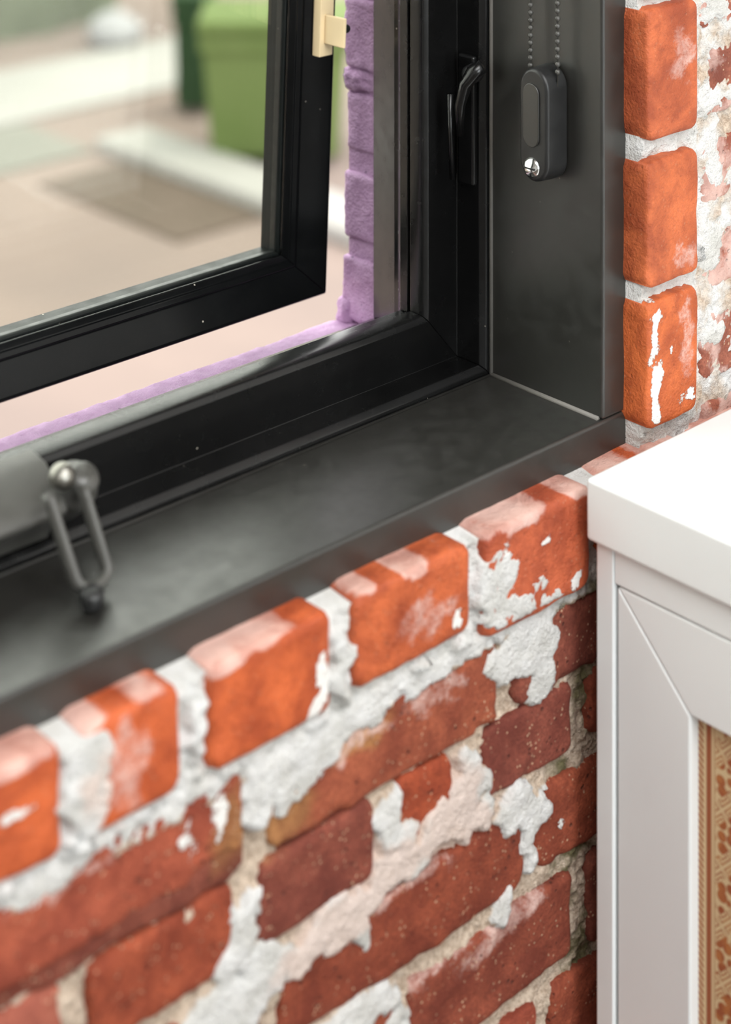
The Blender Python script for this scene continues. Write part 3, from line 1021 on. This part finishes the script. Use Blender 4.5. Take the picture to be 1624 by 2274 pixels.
wpart('screw_slot', *box_vf((so.x - 0.0048, so.y - 0.0060, so.z - 0.0006), (so.x - 0.0034, so.y + 0.0060, so.z + 0.0006)), M_BLACKPL, scr)
bead_v, bead_f = lathe_vf([(0.0, -0.0023), (0.0014, -0.0019), (0.0023, -0.0008), (0.0023, 0.0008), (0.0014, 0.0019), (0.0, 0.0023)], (0, 0, 0), (0, 0, 1), 8)
for yy in (0.0885, 0.0590):
    parts = []
    z = -0.398
    while z < 0.345:
        parts.append(([(p[0] + XJ - 0.0125, p[1] + yy, p[2] + z) for p in bead_v], bead_f))
        z += 0.0062
    parts.append(tube_vf([(XJ - 0.0125, yy, -0.410), (XJ - 0.0125, yy, -0.1), (XJ - 0.0125, yy, 0.35)], 0.0007, 6))
    v, f = join_vf(parts)
    o = wpart('bead_chain', v, f, M_HANDLE, ct, smooth=True)
    o['kind'] = 'stuff'

# ------------------------------------------------------------------ outer leaf, painted purple
ow = empty('wall_outside', (1.3, 0.27, ZG))
tag(ow, 'purple painted outer brick leaf framing the window opening', 'wall', kind='structure')
YO = 0.318
for a, b in [((1.176, 0.2055, ZG), (2.0, YO - 0.006, 1.06)), ((-2.0, 0.2055, ZG), (1.176, YO - 0.006, -0.745)), ((-2.0, 0.2055, -0.745), (X0 + 0.012, YO - 0.006, 1.06)), ((X0 + 0.012, 0.2055, ZT - 0.014), (1.176, YO - 0.006, 1.06))]:
    wpart('masonry', *box_vf(a, b), M_PURPLE, ow)


def rough_block(name, x0, x1, y0, y1, z0, z1, seed, amp=0.003, res=0.004, r=0.006, parent=ow, mat=M_PURPLE, round_=(1, 1)):
    """an uneven painted masonry block whose -x face and outer arris show"""
    def axis_pts(a, b, n):
        return np.linspace(a, b, max(2, n))
    bm = bmesh.new()
    bmesh.ops.create_cube(bm, size=1)
    nx, ny, nz = [max(1, int((b - a) / res)) for a, b in ((x0, x1), (y0, y1), (z0, z1))]
    me = bpy.data.meshes.new(name)
    bm.free()
    verts, faces = [], []
    key = {}

    def vid(i, j, k):
        t = (i, j, k)
        if t not in key:
            key[t] = len(verts)
            verts.append((x0 + (x1 - x0) * i / nx, y0 + (y1 - y0) * j / ny, z0 + (z1 - z0) * k / nz))
        return key[t]
    for j in range(ny):
        for k in range(nz):
            for i in (0, nx):
                faces.append((vid(i, j, k), vid(i, j + 1, k), vid(i, j + 1, k + 1), vid(i, j, k + 1)))
    for i in range(nx):
        for k in range(nz):
            for j in (0, ny):
                faces.append((vid(i, j, k), vid(i + 1, j, k), vid(i + 1, j, k + 1), vid(i, j, k + 1)))
    for i in range(nx):
        for j in range(ny):
            for k in (0, nz):
                faces.append((vid(i, j, k), vid(i + 1, j, k), vid(i + 1, j + 1, k), vid(i, j + 1, k)))
    V = np.array(verts)
    # round the arrises: pull towards the shrunken inner box
    lo, hi = np.array([x0 + r, y0 + r, z0 + r]), np.array([x1 - r, y1 - r, z1 - r])
    hi = np.maximum(hi, lo)
    inner = np.clip(V, lo, hi)
    d = V - inner
    ln = np.linalg.norm(d, axis=1, keepdims=True)
    V = np.where(ln > 1e-9, inner + d / np.maximum(ln, 1e-9) * r, V)
    nrm = np.where(ln > 1e-9, d / np.maximum(ln, 1e-9), 0)
    a = amp * (fbm(V[:, 0] * 32, V[:, 1] * 32, V[:, 2] * 32, seed, 4) + 0.6 * fbm(V[:, 0] * 160, V[:, 1] * 160, V[:, 2] * 160, seed + 50, 3))
    V = V + nrm * a[:, None]
    return wpart(name, V.tolist(), faces, mat, parent, smooth=True)


rows = [(-0.668, -0.611, 0.000), (-0.5945, -0.534, 0.002), (-0.5145, -0.4615, 0.006), (-0.440, -0.376, 0.003), (-0.358, -0.300, 0.0)]
z = -0.284
while z < 0.34:
    rows.append((z, z + 0.058, 0.002))
    z += 0.0745
for k, (a, b, dx) in enumerate(rows):
    fine = k < 4
    rough_block('brick', 1.1715 + 0.2 * dx, 1.275, 0.206, YO - dx, a, b, 300 + k * 5, 0.0022, 0.0030 if fine else 0.012, 0.0040)
# mortar squeezed out of the bed joints
for k, (zc_, amp, bulge) in enumerate([(-0.4505, 0.0065, 0.004), (-0.5245, 0.0050, -0.010), (-0.603, 0.003, -0.0040), (-0.367, 0.003, -0.006)]):
    rough_block('mortar_bed', 1.1735 - bulge * 0.9, 1.27, 0.206, YO - 0.004 + bulge * 0.7 - (0.006 if bulge < 0 else 0), zc_ - 0.0125, zc_ + 0.0125, 500 + k * 9, amp, 0.0020, 0.010 if bulge > 0 else 0.005)
rough_block('mortar_lump', 1.166, 1.182, YO - 0.012, YO + 0.006, -0.676, -0.650, 900, 0.004, 0.0022, 0.007)
# painted sill course
rough_block('sill_course', -0.05, 1.20, 0.206, YO + 0.0090, -0.745, -0.6705, 700, 0.0022, 0.004, 0.010)

# ------------------------------------------------------------------ white sideboard
sb = empty('sideboard', (1.36, -0.50, ZF))
tag(sb, 'white lacquered sideboard with patterned woven door inset, standing against the bricks', 'sideboard')
XS = 1.124
YB, YE = -0.024, -0.985


def sp(name, a, b, mat=M_WHITE, parent=sb, bev=0.0012, seg=2):
    return wpart(name, *box_vf(a, b), mat, parent, bev, seg)


sp('top', (1.118, YE - 0.004, -0.7300), (1.598, -0.0185, -0.6825), bev=0.0035, seg=3)
sp('carcass', (XS + 0.020, YE + 0.012, ZF + 0.06), (1.592, YB - 0.004, -0.7312))
sp('corner_post', (XS, -0.0408, ZF), (XS + 0.0195, YB, -0.7312), bev=0.0016, seg=3)
sp('corner_post', (XS, YE, ZF), (XS + 0.0195, YE + 0.0170, -0.7312), bev=0.0016, seg=3)
sp('top_rail', (XS + 0.0012, YE + 0.0172, -0.7572), (XS + 0.0195, -0.0410, -0.7312), bev=0.0010)
sp('plinth', (XS + 0.010, YE + 0.0172, ZF), (XS + 0.0195, -0.0410, ZF + 0.07), bev=0.0010)
for ya, yb in ((-0.0428, -0.5020), (-0.5036, -0.9662)):
    zt_, zb_ = -0.7588, ZF + 0.0716
    w = 0.0685
    door = sp('door', (XS + 0.0165, yb, zb_), (XS + 0.0195, ya, zt_), bev=0.0)
    xf, xb = XS + 0.0022, XS + 0.0164

    def mem(name, q):      # q: four (y, z) corners, thickness xf..xb
        v = [(xf, y, z) for y, z in q] + [(xb, y, z) for y, z in q]
        f = [(0, 1, 2, 3), (7, 6, 5, 4)] + [(i, (i + 1) % 4 + 0, (i + 1) % 4 + 4, i + 4) for i in range(4)]
        return wpart(name, v, f, M_WHITE, door, 0.0020, 3)
    e = 0.00025
    mem('door_rail', [(ya - e, zt_), (yb + e, zt_), (yb + w + e, zt_ - w), (ya - w - e, zt_ - w)])
    mem('door_rail', [(ya - e, zb_), (yb + e, zb_), (yb + w + e, zb_ + w), (ya - w - e, zb_ + w)])
    mem('door_stile', [(ya, zt_ - e), (ya, zb_ + e), (ya - w, zb_ + w + e), (ya - w, zt_ - w - e)])
    mem('door_stile', [(yb, zt_ - e), (yb, zb_ + e), (yb + w, zb_ + w + e), (yb + w, zt_ - w - e)])
    v, f = box_vf((XS + 0.0120, yb + w - 0.0005, zb_ + w), (XS + 0.0163, ya - w + 0.0005, zt_ - w))
    me = fix_normals(pydata('woven_inset', [(p[0] - XS, p[1] - (ya - w), p[2] - zb_) for p in v], f))
    o = obj('woven_inset', me, M_FABRIC, door)
    pl = Vector(door.location) + Vector(sb.location)
    o.location = Vector((XS, ya - w, zb_)) - pl
    o['label'] = 'rust and straw patterned woven panel'

# ------------------------------------------------------------------ outside
gr = box('ground', (-12, 0.32, ZG - 0.3), (30, 30, ZG), M_PAVE)
tag(gr, 'pale pinkish concrete ground outside the window, out of focus', 'ground', kind='structure')
p_ = at(275, 365, z=ZG)
tp = box('taupe_panel', (p_.x - 0.30, p_.y - 0.66, ZG), (p_.x, p_.y, ZG + 0.008), M_SLAB)  # thin rectangle, darker taupe than the ground around it
tag(tp, 'taupe rectangle on the ground beside the white kerb, blurred behind the glass', 'paving', kind='structure')
kb = box('kerb', (p_.x + 0.004, p_.y - 1.6, ZG), (p_.x + 0.20, p_.y + 0.16, ZG + 0.05), M_KERB, bev=0.012)
tag(kb, 'blurred white kerb running below the green bins', 'kerb', kind='structure')
bd = box('white_path', (0.5, at(0, 285, z=ZG).y, ZG), (9.5, at(0, 165, z=ZG).y, ZG + 0.012), M_KERB)
tag(bd, 'broad white strip of path crossing behind the pane, left of the bins', 'path', kind='structure')
sg = box('sage_path', (0.5, at(0, 285, z=ZG).y - 0.42, ZG), (p_.x - 0.0, at(0, 285, z=ZG).y - 0.03, ZG + 0.010), M_SAGE)
tag(sg, 'pale sage paving strip between the white path and taupe rectangle', 'path', kind='structure')


def bin_(name, label, base, w, d, h, rz, mat, lidmat):
    t = empty(name, base)
    t.rotation_euler = (0, 0, rz)
    tag(t, label, 'bin', 'green bins outside')

    def loc(nm, v, f, m, bev=0.01, par=t):
        me = fix_normals(pydata(nm, v, f))
        o = obj(nm, me, m, par)
        bevel(o, bev, 3)
        return o
    k = 0.86
    v = [(-w / 2 * k, -d / 2 * k, 0.03), (w / 2 * k, -d / 2 * k, 0.03), (w / 2 * k, d / 2 * k, 0.03), (-w / 2 * k, d / 2 * k, 0.03),
         (-w / 2, -d / 2, h), (w / 2, -d / 2, h), (w / 2, d / 2, h), (-w / 2, d / 2, h)]
    f = [(0, 3, 2, 1), (4, 5, 6, 7), (0, 1, 5, 4), (1, 2, 6, 5), (2, 3, 7, 6), (3, 0, 4, 7)]
    loc('body', v, f, mat)
    v, f = box_vf((-w / 2 - 0.012, -d / 2 - 0.02, h + 0.002), (w / 2 + 0.012, d / 2 + 0.012, h + 0.045))
    loc('lid', v, f, lidmat)
    v, f = box_vf((-w / 2 - 0.006, -d / 2 - 0.010, h - 0.05), (w / 2 + 0.006, -d / 2 + 0.004, h - 0.002))
    loc('rim', v, f, mat, 0.004)
    for s in (-1, 1):
        v, f = lathe_vf([(0, -0.02), (0.07, -0.02), (0.075, 0), (0.07, 0.02), (0, 0.02)], (s * w * 0.36, d / 2 * k + 0.01, 0.076), (1, 0, 0), 18)
        loc('wheel', v, f, M_BLACKPL, 0.003)
    return t


b1 = at(630, 332, z=ZG + 0.05)
bin_('wheeled_bin', 'leaf-green bin, larger and nearer of the two beyond the pane', (b1.x + 0.06, b1.y + 0.10, ZG + 0.0), 0.44, 0.30, 0.40, math.radians(-43), M_BIN1, M_BIN1)
b2 = at(418, 275, z=ZG)
bin_('wheeled_bin', 'dark green bin, slimmer one left of the leaf-green bin', (b2.x + 0.10, b2.y + 0.10, ZG), 0.115, 0.16, 0.36, math.radians(-43), M_BIN2, M_BIN2)


# clipped hedge beyond the white path
def hedge():
    a = at(0, 110, z=ZG)
    x0, x1, y0, y1, h = a.x - 2.6, a.x + 0.62, a.y + 0.10, a.y + 0.9, 0.75
    nx, nz = 90, 26
    U, Wv = np.meshgrid(np.linspace(0, 1, nx), np.linspace(0, 1, nz * 2), indexing='ij')
    # section swept along x: front face, top, back face
    ang = Wv * math.pi
    yy = (y0 + y1) / 2 - np.sign(np.cos(ang)) * np.abs(np.cos(ang)) ** 0.4 * (y1 - y0) / 2
    zz = ZG + np.abs(np.sin(ang)) ** 0.4 * h
    xx = x0 + (x1 - x0) * U
    d = fbm(xx * 9, yy * 9, zz * 9, 5, 4) * 0.10
    V = np.stack([xx, yy + d * np.where(Wv < 0.5, -1, 1), zz + d * np.sin(ang)], -1).reshape(-1, 3)
    idx = np.arange(nx * nz * 2).reshape(nx, nz * 2)
    f = [(int(idx[i, j]), int(idx[i + 1, j]), int(idx[i + 1, j + 1]), int(idx[i, j + 1])) for i in range(nx - 1) for j in range(nz * 2 - 1)]
    f.append(tuple(int(t) for t in idx[0, :]))
    f.append(tuple(int(t) for t in idx[-1, ::-1]))
    c = Vector(((x0 + x1) / 2, (y0 + y1) / 2, ZG))
    me = fix_normals(pydata('hedge', [Vector(p) - c for p in V.tolist()], f))
    o = obj('hedge', me, M_HEDGE, None, True, c)
    return tag(o, 'grey-green clipped hedge at the far upper left, blurred', 'hedge')


hedge()
st = at(238, 62, z=ZG + 0.06)
v = []
bm = bmesh.new()
bmesh.ops.create_icosphere(bm, subdivisions=3, radius=0.10)
for q in bm.verts:
    k = 1 + 0.25 * float(fbm(q.co.x * 12, q.co.y * 12, q.co.z * 12, 4, 3))
    q.co *= k
    q.co.z = max(q.co.z * 0.75, -0.055)
me = bpy.data.meshes.new('boulder')
bm.to_mesh(me)
bm.free()
bo_ = obj('boulder', me, M_STONE, None, True, (st.x, st.y - 0.05, ZG + 0.056))
tag(bo_, 'pale rounded stone at the end of the hedge', 'stone')
